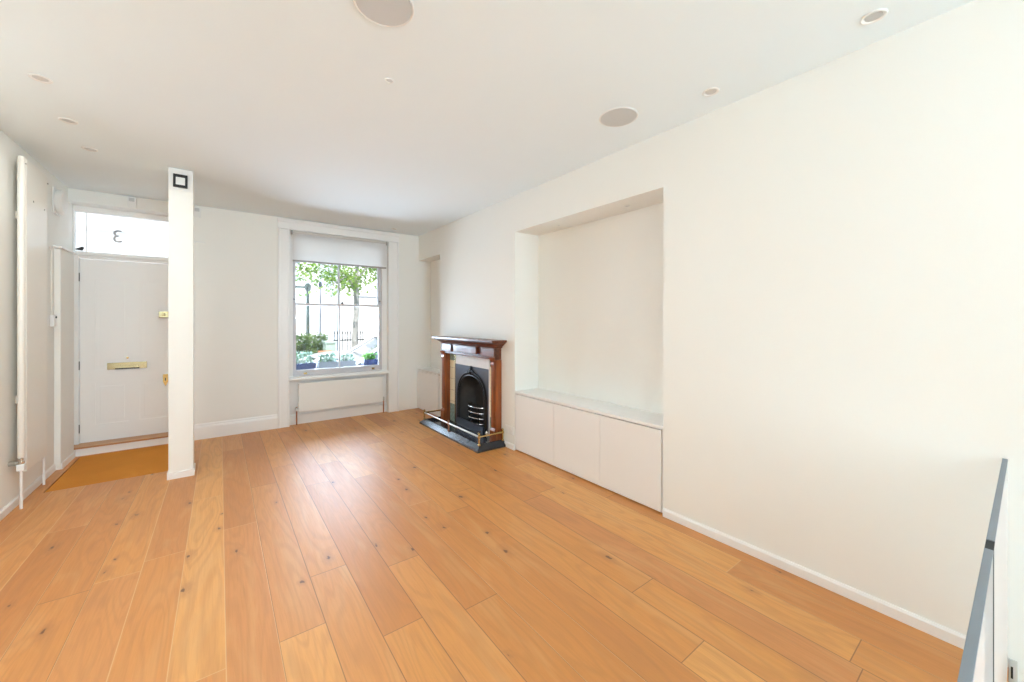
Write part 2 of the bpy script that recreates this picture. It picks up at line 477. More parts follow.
# unseen rear wall, its wide opening added and placed for the fill light
def bksolid(x, y, z): return not (inb(x, .1, 2.44) and z < 2.45)
struct(link('wall_back', voxel([XL, .1, 2.44, XR], [YB-.25, YB], [0, 2.45, ZC], bksolid), M_['wall']))
# walls of the stairwell below the floor
def stsolid(x, y, z):
    if z > -.25: return x > XR and inb(y, -2.6, .053)
    return not (inb(x, .85, XR) and inb(y, -2.6, .053) and z > -2.7)
struct(link('wall_stairwell', voxel([.75, .85, XR, XR+.1], [-2.7, -2.6, .053, .15], [-2.8, -2.7, -.25, -.001], stsolid), M_['wall']))

# skirtings
def skirt_profile(t, h): return [(0, 0), (t, 0), (t, h-.012), (t*.55, h), (0, h)]
bm = prism([(XR-.001-a, z) for a, z in skirt_profile(.014, .058)], 'y', .075, 1.578)
struct(link('baseboard_right', bm, M_['gloss']))
bm = prism([(XR-.001-a, z) for a, z in skirt_profile(.012, .058)], 'y', 3.342, 3.515)
struct(link('baseboard_chimney', bm, M_['gloss']))
bm = prism([(XL+.001+a, z) for a, z in skirt_profile(.014, .06)], 'y', -4.4, 5.46)
struct(link('baseboard_left', bm, M_['gloss']))
prof = [(0, 0), (.022, 0), (.022, .135), (.018, .150), (.010, .158), (.010, .168), (.005, .180), (0, .183)]
bm = prism([(YF-.001-a, z) for a, z in prof], 'x', -.285, .598)
struct(link('baseboard_front', bm, M_['gloss']))
# boxed lining on the left wall beside the entrance door
bm = bx(XL+.001, -1.196, 5.465, 5.878, 0, 2.075, .003)
struct(link('trim_1', bm, M_['wall']))
struct(link('baseboard_lining', bx(-1.195, -1.184, 5.465, 5.876, 0, .06, .003), M_['gloss']))
bm = bx(XL+.001, -1.180, 5.43, 5.878, 2.077, 2.097, .004)
struct(link('trim_2', bm, M_['gloss']))

# window surround: architrave legs with stepped mouldings from floor to ceiling
def architrave(xa, xb, za, zb, inner_right):
    b = bx(xa, xb, YF-.020, YF-.001, za, zb, .002)
    w = .030
    if inner_right:
        bx(xa, xa+w, YF-.034, YF-.018, za, zb, .006, bm=b); bx(xb-.022, xb, YF-.028, YF-.018, za, zb, .004, bm=b)
    else:
        bx(xb-w, xb, YF-.034, YF-.018, za, zb, .006, bm=b); bx(xa, xa+.022, YF-.028, YF-.018, za, zb, .004, bm=b)
    return b
struct(link('trim_3', architrave(.602, .733, 0, 2.598, True), M_['gloss']))
struct(link('trim_4', architrave(2.052, 2.213, 0, 2.598, False), M_['gloss']))
bm = bx(.602, 2.213, YF-.020, YF-.001, 2.601, 2.712, .002)
bx(.595, 2.220, YF-.040, YF-.018, 2.690, 2.735, .008, bm=bm); bx(.602, 2.213, YF-.028, YF-.018, 2.602, 2.622, .004, bm=bm)
struct(link('trim_5', bm, M_['gloss']))
# panelled back below the sill
bm = bx(.737, 2.048, 5.955, 6.19, 0, .598)
struct(link('trim_6', bm, M_['gloss']))
bm = prism([(5.954-a, z) for a, z in ((0, 0), (.014, 0), (.014, .12), (.006, .135), (0, .135))], 'x', .737, 2.048)
struct(link('baseboard_window', bm, M_['gloss']))

# ------------------------------------------------------------------ sash window
w = thing('window_1', '', '', (1.39, 5.95, .6)); del w['label']; del w['category']; struct(w)
def frame(x0, x1, z0, z1, y0, y1, l, r, b, t, bev=.003):
    def s(x, y, z): return not (inb(x, x0+l, x1-r) and inb(z, z0+b, z1-t))
    return voxel([x0, x0+l, x1-r, x1], [y0, y1], [z0, z0+b, z1-t, z1], s)
link('window_frame', frame(.737, 2.048, .600, 2.598, 5.93, 6.12, .045, .075, .045, .03), M_['gloss'], w)
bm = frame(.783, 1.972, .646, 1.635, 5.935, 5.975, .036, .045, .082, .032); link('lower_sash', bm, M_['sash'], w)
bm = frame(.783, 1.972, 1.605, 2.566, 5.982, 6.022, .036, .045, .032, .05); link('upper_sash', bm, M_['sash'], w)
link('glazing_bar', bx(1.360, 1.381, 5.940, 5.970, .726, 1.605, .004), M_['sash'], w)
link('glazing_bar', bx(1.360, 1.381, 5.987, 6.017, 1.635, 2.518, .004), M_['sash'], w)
link('pane', bx(.817, 1.929, 5.953, 5.957, .726, 1.605), M_['glass'], w)
link('pane', bx(.817, 1.929, 6.000, 6.004, 1.635, 2.518), M_['glass'], w)
bm = bx(.72, 2.063, 5.835, 5.93, .600, .628, .008); bx(.737, 2.048, 5.86, 5.934, .626, .646, .004, bm=bm)
link('sill', bm, M_['gloss'], w)
link('outer_sill', prism([(6.12, .68), (6.46, .655), (6.46, .60), (6.12, .60)], 'x', .70, 2.15), M_['stucco'], w)
bm = bx(1.395, 1.425, 5.937, 5.972, 1.636, 1.648, .003); ball((1.41, 5.950, 1.656), .012, bm); bx(1.378, 1.412, 5.944, 5.954, 1.650, 1.658, .003, bm=bm)
link('sash_catch', bm, M_['black'], w)
for x in (.93, 1.84):
    bm = bx(x-.02, x+.02, 5.921, 5.934, .668, .694, .003); tube([(x, 5.930, .690), (x, 5.912, .690), (x, 5.908, .678)], .005, 8, bm)
    link('sash_lift', bm, M_['brass'], w)
for x in (.80, 1.955):
    link('sash_stop', lathe([(.008, 0), (.008, .018), (.004, .022)], 'y', (x, 5.960, 1.69), 10), M_['black'], w)

# roller blind
t = thing('roller_blind', 'white roller blind drawn a short way down over the street window', 'blind', (1.39, 5.87, 2.19))
bm = tube([(.768, 5.868, 2.565), (2.010, 5.868, 2.565)], .021, 16); link('roller', bm, M_['blind'], t, True)
bm = bmesh.new()
rings = [[(.772, 5.848+d, z) for d in (0, .0012)] + [(2.006, 5.848+d, z) for d in (.0012, 0)] for z in (2.200, 2.38, 2.565)]
loft(rings, bm); link('cloth', bm, M_['blind'], t)
link('bottom_bar', bx(.768, 2.010, 5.840, 5.856, 2.180, 2.204, .004), M_['blindbar'], t)
link('head_rail', bx(.769, 2.009, 5.838, 5.846, 2.553, 2.590, .003), M_['blindhead'], t)
for x0, x1 in ((.752, .768), (2.010, 2.026)):
    link('bracket', bx(x0, x1, 5.843, 5.879, 2.54, 2.592, .003), M_['blindbar'], t)

# ------------------------------------------------------------------ entrance door
d = bpy.data.objects.new('door_1', None); C.objects.link(d); d.location = (-.78, 6.05, .095); struct(d)
px = [-1.19, -1.075, -.815, -.725, -.475, -.36]; pz = [.097, .28, .72, .87, 1.85, 2.056]
def dsolid(x, y, z):
    if y < 6.058 and (inb(x, -1.075, -.815) or inb(x, -.725, -.475)) and (inb(z, .28, .72) or inb(z, .87, 1.85)): return False
    return True
link('leaf', voxel(px, [6.05, 6.058, 6.092], pz, dsolid), M_['gloss'], d)
for x0, x1 in ((-1.075, -.815), (-.725, -.475)):
    for z0, z1 in ((.28, .72), (.87, 1.85)):
        link('raised_panel', bx(x0+.035, x1-.035, 6.0525, 6.0585, z0+.035, z1-.035, .0025), M_['gloss'], d)
bm = bx(-.985, -.665, 6.040, 6.0495, .862, .935, .003); bx(-.915, -.735, 6.034, 6.041, .872, .900, .002, bm=bm)
lb = link('letterbox', bm, M_['brasspale'], d)
link('slot', bx(-.922, -.728, 6.0335, 6.0405, .862, .874), M_['black'], lb)
link('door_viewer', lathe([(.011, 0), (.011, -.006), (.006, -.008)], 'y', (-.825, 6.0495, .985), 12), M_['brass'], d)
bm = bx(-.565, -.475, 6.020, 6.0495, 1.435, 1.505, .005); lathe([(.016, 0), (.018, -.014), (.010, -.02)], 'y', (-.522, 6.020, 1.47), 14, bm)
link('night_latch', bm, M_['brasspale'], d)
bm = prism([(-.530, .775), (-.485, .775), (-.485, .69), (-.507, .635), (-.530, .69)], 'y', 6.038, 6.0495, .002)
es = link('lock_cover', bm, M_['brass'], d)
link('keyhole', bx(-.512, -.502, 6.036, 6.0375, .70, .735), M_['black'], es)
for z in (.25, .92, 1.86):
    link('hinge', bx(-1.200, -1.189, 6.036, 6.049, z-.045, z+.045, .002), M_['dark'], d)
# door frame, head and fanlight
struct(link('trim_7', bx(XL+.001, -1.194, 6.03, 6.14, .092, 2.092, .003), M_['gloss']))
struct(link('trim_8', bx(-.356, -.291, 6.03, 6.14, .092, 2.092, .003), M_['gloss']))
bm = bx(-1.193, -.357, 6.03, 6.14, 2.064, 2.092, .003); bx(XL+.001, -.291, 6.015, 6.14, 2.0925, 2.122, .004, bm=bm)
struct(link('trim_9', bm, M_['gloss']))
f = bpy.data.objects.new('window_2', None); C.objects.link(f); f.location = (-.77, 6.08, 2.153); struct(f)
link('fanlight_frame', frame(XL+.001, -.291, 2.123, 2.618, 6.05, 6.12, .012, .045, .012, .058), M_['gloss'], f)
link('glazing_bar', bx(-1.149, -1.143, 6.075, 6.095, 2.135, 2.56, .001), M_['gloss'], f)
link('pane', bx(-1.227, -.336, 6.098, 6.102, 2.135, 2.56), M_['frost'], f)
cu = bpy.data.curves.new('digit', 'FONT'); cu.body = '3'; cu.size = .20; cu.extrude = .0006; cu.align_x = 'CENTER'
to = bpy.data.objects.new('digit', cu); C.objects.link(to)
bpy.context.view_layer.update()
me = bpy.data.meshes.new_from_object(to.evaluated_get(bpy.context.evaluated_depsgraph_get()))
bpy.data.objects.remove(to)
bm = bmesh.new(); bm.from_mesh(me)
for v in bm.verts: v.co = Vector((-v.co.x*1.0 - .912, 6.0955 + v.co.z, v.co.y + 2.268))   # seen from behind
link('house_number', bm, M_['number'], f)
link('stay', prism([(-1.222, 2.150), (-1.165, 2.138), (-1.152, 2.172), (-1.165, 2.185)], 'y', 6.02, 6.035, .003), M_['black'], f)
# step under the door
struct(link('trim_10', bx(XL+.001, -.291, 5.885, 6.19, 0, .074), M_['gloss']))
struct(link('trim_11', bx(XL+.001, -.291, 5.872, 6.19, .075, .091, .004), M_['thresh']))
# coir mat in its well
tag(link('doormat', bx(-1.144, -.371, 4.822, 5.860, -.019, -.003, .003), M_['coir']), 'brown coir doormat sunk in the boards in front of the entrance door', 'doormat')

# ------------------------------------------------------------------ post in front of the door
t = thing('column', 'white square post standing on the boards before the entrance door', 'post', (-.278, 4.63, 0))
t['kind'] = 'thing'
link('shaft', bx(-.363, -.193, 4.545, 4.715, .0005, ZC-.001, .003), M_['wall'], t)
link('skirting', frame(-.371, -.185, 4.537, 4.723, .0005, .058, .0075, .0075, .0075, .0075) if False else
     voxel([-.372, -.3635, -.1925, -.184], [4.536, 4.5445, 4.7155, 4.724], [.0005, .058], lambda x, y, z: not (inb(x, -.3635, -.1925) and inb(y, 4.5445, 4.7155))), M_['gloss'], t)
link('top_plate', bx(-.362, -.194, 4.538, 4.5445, 2.555, 2.742, .002), M_['plastic'], t)
t = thing('room_sensor', 'small black framed square sensor at the top of the white post', 'sensor', (-.283, 4.535, 2.65))
link('bezel', voxel([-.330, -.313, -.249, -.232], [4.520, 4.5375], [2.580, 2.602, 2.670, 2.694],
     lambda x, y, z: not (inb(x, -.313, -.249) and inb(z, 2.602, 2.670))), M_['black'], t)
link('screen', bx(-.3125, -.2495, 4.524, 4.5375, 2.6025, 2.6695, .002), M_['plastic'], t)

# ------------------------------------------------------------------ radiators
def rad_valve(p, dirv, mat_head, parent, name='valve'):
    x, y, z = p
    bm = lathe([(.011, -.03), (.013, -.012), (.017, -.008), (.017, .010), (.012, .014), (.012, .03)], 'z', p, 14)
    v = link(name, bm, M_['chrome'], parent, True)
    a = Vector(p) + Vector(dirv)*.012
    bm = tube([a, a + Vector(dirv)*.012, a + Vector(dirv)*.014, a + Vector(dirv)*.06, a + Vector(dirv)*.066], [.011, .011, .019, .017, .010], 14)
    link('valve_head', bm, mat_head, v, True)
    return v
# low panel radiator under the window
t = thing('radiator', 'low white panel radiator under the street window', 'radiator', (1.40, 5.89, .17), 'radiators')
bm = bx(.840, 1.965, 5.858, 5.872, .175, .56, .006, 3); link('front_panel', bm, M_['rad'], t)
bm = bx(.850, 1.955, 5.905, 5.917, .185, .55, .005); link('back_panel', bm, M_['rad'], t)
bm = voxel([.845, .86]+[.86+.0121*k for k in range(1, 90)]+[1.96], [5.872, 5.876, 5.901, 5.905], [.549, .556],
           lambda x, y, z: not (inb(y, 5.876, 5.901) and inb(x, .86, 1.937) and int((x-.86)/.0121) % 2 == 0))
link('top_grille', bm, M_['rad'], t)
for x in (.841, 1.958): link('end_cover', bx(x, x+.006, 5.873, 5.904, .18, .552, .002), M_['rad'], t)
for x in (1.05, 1.75): link('bracket', bx(x, x+.03, 5.918, 5.953, .25, .50, .002), M_['rad'], t)
rad_valve((.820, 5.888, .215), (0, -1, 0.0), M_['plastic'], t)
bm = tube([(.820, 5.888, .190), (.820, 5.888, .001)], .0085, 10); link('copper_pipe', bm, M_['copper'], t, True)
link('lockshield', lathe([(.010, -.03), (.014, -.02), (.014, .02), (.008, .03)], 'z', (1.983, 5.888, .215), 12), M_['nickel'], t, True)
bm = tube([(1.983, 5.888, .190), (1.983, 5.888, .001)], .0085, 10); link('copper_pipe', bm, M_['copper'], t, True)
bm = tube([(.82, 5.888, .215), (.845, 5.888, .215)], .009, 8); link('union', bm, M_['chrome'], t, True)
bm = tube([(1.983, 5.888, .215), (1.96, 5.888, .215)], .009, 8); link('union', bm, M_['chrome'], t, True)
# tall wall radiator beside the door
t = thing('radiator', 'tall cream vertical radiator on the wall beside the entrance door', 'radiator', (-1.18, 4.75, .3), 'radiators')
link('panel', bx(-1.186, -1.168, 4.555, 4.985, .26, 2.622, .007, 3), M_['radc'], t)
for y, x, zb in ((4.500, -1.181, .375), (5.045, -1.200, .30)):
    L_ = 2.625-zb
    prof = [(.004, 0), (.016, .004), (.0195, .014), (.0195, L_-.014), (.016, L_-.004), (.004, L_)]
    h = link('header_tube', lathe(prof, 'z', (x, y, zb), 18), M_['radc'], t, True)
    link('air_vent', lathe([(.006, 0), (.006, .006), (.003, .008)], 'x', (x+.019, y, 2.57), 10), M_['nickel'], h, True)
for z in (.40, .95, 1.55, 2.15, 2.56):
    link('cross_tube', bx(-1.204, -1.1865, 4.505, 5.04, z-.012, z+.012, .005), M_['radc'], t)
for y in (4.62, 4.94):
    for z in (.8, 2.2): link('bracket', bx(XL+.001, -1.2045, y-.015, y+.015, z-.03, z+.03, .003), M_['radc'], t)
for y, z in ((4.68, 2.33), (4.92, 2.32)):
    link('fixing_cap', lathe([(.007, 0), (.007, .004)], 'x', (-1.168, y, z), 10), M_['nickel'], t)
rad_valve((-1.181, 4.500, .345), (-1, 0, 0), M_['nickel'], t)
link('valve_body', bx(-1.202, -1.160, 4.479, 4.521, .285, .335, .008), M_['plastic'], t)
bm = tube([(-1.181, 4.500, .30), (-1.181, 4.500, .001)], .0085, 10); link('white_pipe', bm, M_['gloss'], t, True)
bm = tube([(-1.200, 5.045, .31), (-1.200, 5.045, .001)], .0085, 10); link('white_pipe', bm, M_['gloss'], t, True)

# ------------------------------------------------------------------ wall things near the door
t = thing('door_chime', 'round white drum chime high on the wall between radiator and door', 'door chime', (XL+.001, 5.52, 2.52))
link('back_plate', bx(XL+.001, XL+.012, 5.42, 5.62, 2.40, 2.64, .003), M_['plastic'], t)
link('drum', lathe([(.105, .012), (.112, .018), (.112, .046), (.100, .058), (.02, .064)], 'x', (XL, 5.52, 2.52), 32), M_['plastic'], t, True)
t = thing('entry_switch', 'small white entry button box on the wall beside the lobby lining', 'switch', (XL+.001, 5.38, 1.35))
link('box', bx(XL+.001, XL+.030, 5.345, 5.415, 1.345, 1.45, .005), M_['plastic'], t)
link('button', lathe([(.010, 0), (.010, .006), (.006, .008)], 'x', (XL+.030, 5.388, 1.43), 12), M_['black'], t)
bm = tube([(XL+.008, 5.37, 1.45), (XL+.008, 5.37, 2.02), (XL+.008, 5.36, 2.05), (XL+.008, 5.31, 2.06)], .004, 8)
link('cable', bm, M_['radc'], t, True)
def detector(x, z, label):
    t = thing('motion_detector', label, 'motion detector', (x, YF-.001, z-.055), 'motion detectors')
    bm = prism([(YF-.001, z-.055), (YF-.020, z-.055), (YF-.045, z+.01), (YF-.045, z+.055), (YF-.001, z+.055)], 'x', x-.035, x+.035, .004)
    b = link('body', bm, M_['plastic'], t)
    link('lens', bx(x-.022, x+.022, YF-.048, YF-.040, z+.008, z+.046, .002), M_['grille'], t)
detector(-.765, 2.68, 'small white motion detector above the fanlight of the entrance door')
detector(-.215, 2.665, 'small white motion detector on the front wall beside the post')
tag(link('cable_trunking', bx(-.288, -.135, YF-.014, YF-.001, 2.315, 2.330, .002), M_['plastic']), 'short white cable trunking on the front wall beside the post', 'cable trunking')

# ------------------------------------------------------------------ ceiling speakers and downlights
for x, y, lab in ((.560, 1.655, 'round grey ceiling speaker over the middle of the floor'),
                  (2.115, 1.640, 'round grey ceiling speaker near the wide wall recess')):
    t = thing('ceiling_speaker', lab, 'ceiling speaker', (x, y, ZC-.001), 'ceiling speakers')
    link('rim', lathe([(.126, -.001), (.126, -.004), (.122, -.007), (.116, -.004), (.116, -.001)], 'z', (x, y, ZC), 40), M_['plastic'], t, True)
    link('grille', lathe([(.115, -.002), (.115, -.006), (.06, -.008), (.004, -.0085)], 'z', (x, y, ZC), 40), M_['grille'], t, True)
def downlight(x, y, zc, r, lab, grp):
    t = thing('downlight', lab, 'downlight', (x, y, zc-.001), grp)
    prof = [(r, -.001), (r, -.003), (r*.93, -.006), (r*.78, -.006), (r*.70, -.003), (r*.68, -.001)]
    link('bezel', lathe(prof, 'z', (x, y, zc), 28), M_['plastic'], t, True)
    link('lamp', lathe([(r*.66, -.001), (r*.66, -.002), (r*.5, -.0035), (.002, -.004)], 'z', (x, y, zc), 24), M_['grille'], t, True)
downlight(2.32, .417, ZC, .046, 'recessed downlight in the ceiling near the white balustrade', 'ceiling downlights')
downlight(2.314, 1.13, ZC, .046, 'recessed downlight in the ceiling beside the grey speaker over the recess', 'ceiling downlights')
downlight(-.80, 3.31, ZC, .046, 'recessed ceiling downlight farthest from the entrance door in its row of three', 'ceiling downlights')
downlight(-.819, 3.90, ZC, .046, 'recessed ceiling downlight in the middle of the row of three before the door', 'ceiling downlights')
downlight(-.82, 4.44, ZC, .046, 'recessed ceiling downlight closest to the entrance door in its row of three', 'ceiling downlights')
downlight(.76, 2.16, ZC, .024, 'tiny recessed downlight in the ceiling beside the middle speaker', 'ceiling downlights')
downlight(2.05, 5.62, ZC, .040, 'recessed ceiling downlight just before the street window', 'ceiling downlights')
downlight(2.718, 2.84, 2.358, .018, 'tiny downlight in the recess soffit on the fireplace side', 'recess downlights')
downlight(2.717, 2.02, 2.358, .022, 'tiny downlight in the recess soffit on the side away from the fireplace', 'recess downlights')

# ------------------------------------------------------------------ built-in cabinets
def cabinet(y0, y1, xb, doors, lab, toplab, grp='built in cabinets', XR=XR):
    t = thing('cabinet', lab, 'cabinet', (XR+.1, (y0+y1)/2, 0), grp)
    def s(x, y, z): return not (z < .012 and x < XR+.03)
    link('carcass', voxel([XR+.022, XR+.03, xb-.002], [y0+.002, y1-.002], [.0005, .012, .606], s), M_['cab'], t)
    n = len(doors)-1
    for a, b in zip(doors, doors[1:]):
        dr = link('cabinet_door', bx(XR+.002, XR+.021, a+.0015, b-.0015, .014, .606, .0015), M_['cab'], t)
    tp = link('worktop', bx(XR+.001, xb-.002, y0+.002, y1-.002, .613, .638, .002), M_['cab'])
    tag(tp, toplab, 'worktop', 'cabinet worktops')
    link('shadow_strip', bx(XR+.026, xb-.01, y0+.004, y1-.004, .6065, .6125), M_['dark'], t)
    return t
cabinet(1.581, 3.34, RB, [1.600, 2.165, 2.728, 3.336], 'long white three door cabinet built into the wide wall recess',
        'white worktop over the three door cabinet in the wide recess')
cabinet(5.13, 5.877, 2.755, [5.134, 5.874], 'short white cabinet in the alcove between fireplace and window',
        'white worktop over the short cabinet in the alcove by the window', XR=2.512)

# double socket on the chimney breast
t = thing('wall_socket', 'white double socket low on the chimney breast beside the fireplace', 'socket', (XR-.001, 3.43, .2))
link('face_plate', bx(XR-.011, XR-.001, 3.358, 3.505, .157, .243, .003), M_['plastic'], t)
for y in (3.395, 3.468):
    link('socket_face', bx(XR-.0135, XR-.0105, y-.028, y+.028, .166, .232, .001), M_['plastic'], t)
    link('rocker', bx(XR-.0175, XR-.0138, y-.009, y+.009, .205, .226, .001), M_['plastic'], t)

# ------------------------------------------------------------------ fireplace
YM = 4.235
t = thing('hearth', 'polished black stone hearth slab under the cast iron fireplace', 'hearth', (2.4, YM, 0))
link('slab', bx(2.243, XR-.001, 3.565, 4.908, .0005, .030, .003), M_['marble'], t)
# surround
t = thing('mantelpiece', 'dark red mahogany mantelpiece against the chimney breast', 'mantelpiece', (2.49, YM, .031), )
def ring(x0, y0, y1, z): return [(XR-.002, y0, z), (x0, y0, z), (x0, y1, z), (XR-.002, y1, z)]
link('mantel_shelf', bx(2.345, XR-.002, 3.480, 4.985, 1.157, 1.182, .006, 3), M_['mahogh'], t)
link('cornice', loft([ring(2.460, 3.582, 4.888, 1.088), ring(2.446, 3.570, 4.900, 1.092), ring(2.440, 3.566, 4.904, 1.108), ring(2.424, 3.548, 4.922, 1.118), ring(2.398, 3.522, 4.948, 1.138),
                      ring(2.372, 3.505, 4.962, 1.146), ring(2.370, 3.503, 4.964, 1.1565)]), M_['mahogh'], t)
link('frieze', bx(2.465, XR-.002, 3.590, 4.880, .958, 1.0875, .002), M_['mahogh'], t)
for a, b, xx in ((3.592, 3.862, 2.446), (3.955, 4.515, 2.430), (4.608, 4.878, 2.446)):
    fp = link('frieze_panel', bx(xx, 2.4645, a, b, .985 if xx > 2.44 else 1.0, 1.078, .005), M_['mahogh'], t)
    link('moulding', bx(xx-.008, 2.4648, a+.0, b-.0, 1.079, 1.0874, .002), M_['mahogh'], fp)
link('lower_moulding', bx(2.448, 2.4645, 3.60, 4.87, .9585, .980, .005), M_['mahogh'], t)
for a, b in ((3.583, 3.668), (4.802, 4.887)):
    lg = link('jamb', bx(2.458, XR-.002, a, b, .031, .957, .004), M_['mahog'], t)
    link('pilaster', bx(2.446, 2.4575, a+.014, b-.014, .205, .88, .005), M_['mahog'], lg)
    link('plinth', loft([[(2.440, a-.006, z), (XR-.002, a-.006, z), (XR-.002, b+.006, z), (2.440, b+.006, z)] for z in (.031, .165)] +
                        [[(2.455, a+.002, .19), (XR-.002, a+.002, .19), (XR-.002, b-.002, .19), (2.455, b-.002, .19)]]), M_['mahog'], lg)
    # scrolled bracket under the shelf
    pr = [(2.457, .86), (2.448, .87), (2.440, .90), (2.444, .93), (2.436, .955), (2.424, .965), (2.420, .978), (2.428, .984), (2.457, .984)]
    link('bracket', prism(pr, 'y', a+.008, b-.008, .002), M_['mahog'], lg)
# iron insert
t = thing('fireplace_insert', 'arched black cast iron fireplace insert inside the mahogany surround', 'fireplace', (2.53, YM, .031))
YC, RA, ZS, ZT = 4.214, .343, .43, .752
def arch(r, zs, zt, n=28, base=.032):
    h = zt-zs
    p = [(YC-r, base)]
    p += [(YC - r*math.cos(PI*k/n), zs + h*math.sin(PI*k/n)**.82) for k in range(n+1)]
    p += [(YC+r, base)]
    return p
outer = [(4.628, .032), (4.628, .822), (3.818, .822), (3.818, .032)]
link('arched_plate', prism(arch(RA, ZS, ZT) + outer, 'x', 2.528, XR-.002), M_['ironplate'], t)
bm = bmesh.new()
path = [(2.524, y, z) for y, z in arch(RA-.006, ZS, ZT-.006)]
tube(path, .015, 8, bm)
link('arch_moulding', bm, M_['iron'], t, True)
bm = tube([(2.522, y, z) for y, z in arch(RA-.040, ZS, ZT-.042)], .010, 8)
link('inner_moulding', bm, M_['iron'], t, True)
# leaf finial at the crown
bm = lathe([(.003, -.05), (.02, -.035), (.034, -.005), (.026, .012), (.012, .022), (.020, .034), (.016, .052), (.004, .068)], 'z', (2.520, YC, ZT+.012), 12)
for s in (-1, 1):
    tube([(2.52, YC, ZT), (2.512, YC+s*.045, ZT+.018), (2.515, YC+s*.078, ZT-.006), (2.52, YC+s*.07, ZT-.022)], [.014, .013, .010, .004], 8, bm)
link('finial', bm, M_['iron'], t, True)
# splayed cheeks and fireback
bm = bmesh.new()
r1 = [(XR-.001, y, z) for y, z in arch(RA-.004, ZS, ZT-.004)]
r2 = [(2.66, y, z) for y, z in arch(.245, ZS-.02, ZT-.09)]
r3 = [(2.72, y, z) for y, z in arch(.215, ZS-.03, ZT-.14)]
loft([r1, r2, r3], bm, False, False); bm.faces.new([bm.verts[:][-len(r3)+i] for i in range(len(r3))])
link('fireback', bm, M_['soot'], t, True)
link('hob', bx(2.548, 2.70, 4.02, 4.42, .035, .085, .004), M_['iron'], t)
for i, z in enumerate((.318, .250, .182, .114)):
    w_ = .205 - .012*i
    p = [(2.66 - .135*math.sin(PI*k/14)**.8 if 0 < k < 14 else 2.66, YC - w_*math.cos(PI*k/14), z) for k in range(15)]
    link('grate_bar', tube(p, .0115, 8), M_['steel'], t, True)
for k in (-.13, 0, .13):
    xx = 2.655-.128*math.cos(k*5.5)**.8
    link('grate_upright', tube([(xx-.004, YC+k, .09), (xx-.004, YC+k, .33)], .007, 8), M_['iron'], t, True)
link('ash_front', bx(2.500, 2.5275, 3.90, 4.54, .0315, .125, .006), M_['ironplate'], t)
for a, b in ((3.676, 3.817), (4.629, 4.794)):
    link('tile_panel', bx(2.532, XR-.002, a, b, .032, .957, .002), M_['tile'], t)
link('marble_slip', bx(2.532, XR-.002, 3.818, 4.628, .823, .957, .002), M_['slip'], t)
link('edge_strip', bx(2.522, 2.5315, 3.803, 3.817, .032, .957, .002), M_['slip'], t)
link('edge_strip', bx(2.522, 2.5315, 4.629, 4.643, .032, .957, .002), M_['brasspale'], t)
# fender
t = thing('fender', 'low black hearth fender with a brass rail around the fireplace hearth', 'fender', (2.3, YM, 0))
FX, FY0, FY1 = 2.168, 3.490, 4.985
def usweep(sec):
    rings = []
    for dd, z in sec:
        rings.append([(XR-.004, FY0+dd, z), (FX+dd, FY0+dd, z), (FX+dd, FY1-dd, z), (XR-.004, FY1-dd, z)])
    bm = bmesh.new()
    R = [[bm.verts.new(p) for p in r] for r in rings]
    n = len(R)
    for i in range(n):
        a, b = R[i], R[(i+1) % n]
        for k in range(3): bm.faces.new((a[k], a[k+1], b[k+1], b[k]))
    bm.faces.new([r[0] for r in R]); bm.faces.new([r[3] for r in R][::-1])
    return bm
link('kerb', usweep([(0, .001), (0, .022), (.006, .027), (.012, .030), (.058, .066), (.066, .068), (.072, .062), (.072, .001)]), M_['marble'], t)
dr = .050; zr = .152
bm = tube([(XR-.006, FY0+dr, zr), (FX+dr, FY0+dr, zr)], .0105, 10); link('rail', bm, M_['brass'], t, True)
bm = tube([(FX+dr, FY0+dr, zr), (FX+dr, FY1-dr, zr)], .0105, 10); link('rail', bm, M_['nickel'], t, True)
bm = tube([(XR-.006, FY1-dr, zr), (FX+dr, FY1-dr, zr)], .0105, 10); link('rail', bm, M_['brass'], t, True)
for x, y in ((FX+dr, FY0+dr), (FX+dr, FY1-dr), (FX+dr, YM), (XR-.02, FY0+dr), (XR-.02, FY1-dr)):
    prof = [(.013, .060), (.013, .070), (.007, .078), (.008, .105), (.006, .135), (.012, .140), (.013, .152), (.012, .163), (.005, .168), (.009, .175), (.011, .183), (.007, .192), (.001, .195)]
    prof = [(r*1.3, h_) for r, h_ in prof]
    link('rail_post', lathe(prof, 'z', (x, y, 0), 14), M_['brass'] if x > 2.3 or y != YM else M_['copper'], t, True)
# gas tap by the near jamb and cock on the hearth
t = thing('gas_tap', 'small bright gas tap on the hearth at the foot of the mantelpiece', 'gas tap', (2.432, 3.63, .031))
bm = lathe([(.022, .0), (.022, .006), (.011, .012), (.011, .05), (.015, .055), (.015, .075), (.006, .082)], 'z', (2.405, 3.655, .0305), 14)
link('tap_body', bm, M_['nickel'], t, True)
bm = bmesh.new()
for k in range(5):
    a = 2*PI*k/5; ball((2.392, 3.655+.017*math.cos(a), .134+.017*math.sin(a)), .011, bm, u=10, v=6)
ball((2.388, 3.655, .134), .011, bm, u=10, v=6); tube([(2.405, 3.655, .10), (2.405, 3.655, .135), (2.39, 3.655, .135)], .006, 8, bm)
link('tap_wheel', bm, M_['chrome'], t, True)
t = thing('gas_cock', 'small steel gas cock standing on the hearth before the grate', 'gas cock', (2.40, 3.83, .031))
link('cock_body', lathe([(.016, 0), (.016, .008), (.008, .012), (.008, .05), (.013, .054), (.013, .07), (.004, .076)], 'z', (2.40, 3.83, .0305), 12), M_['chrome'], t, True)
link('lever', bx(2.375, 2.425, 3.826, 3.834, .108, .116, .002), M_['chrome'], t)

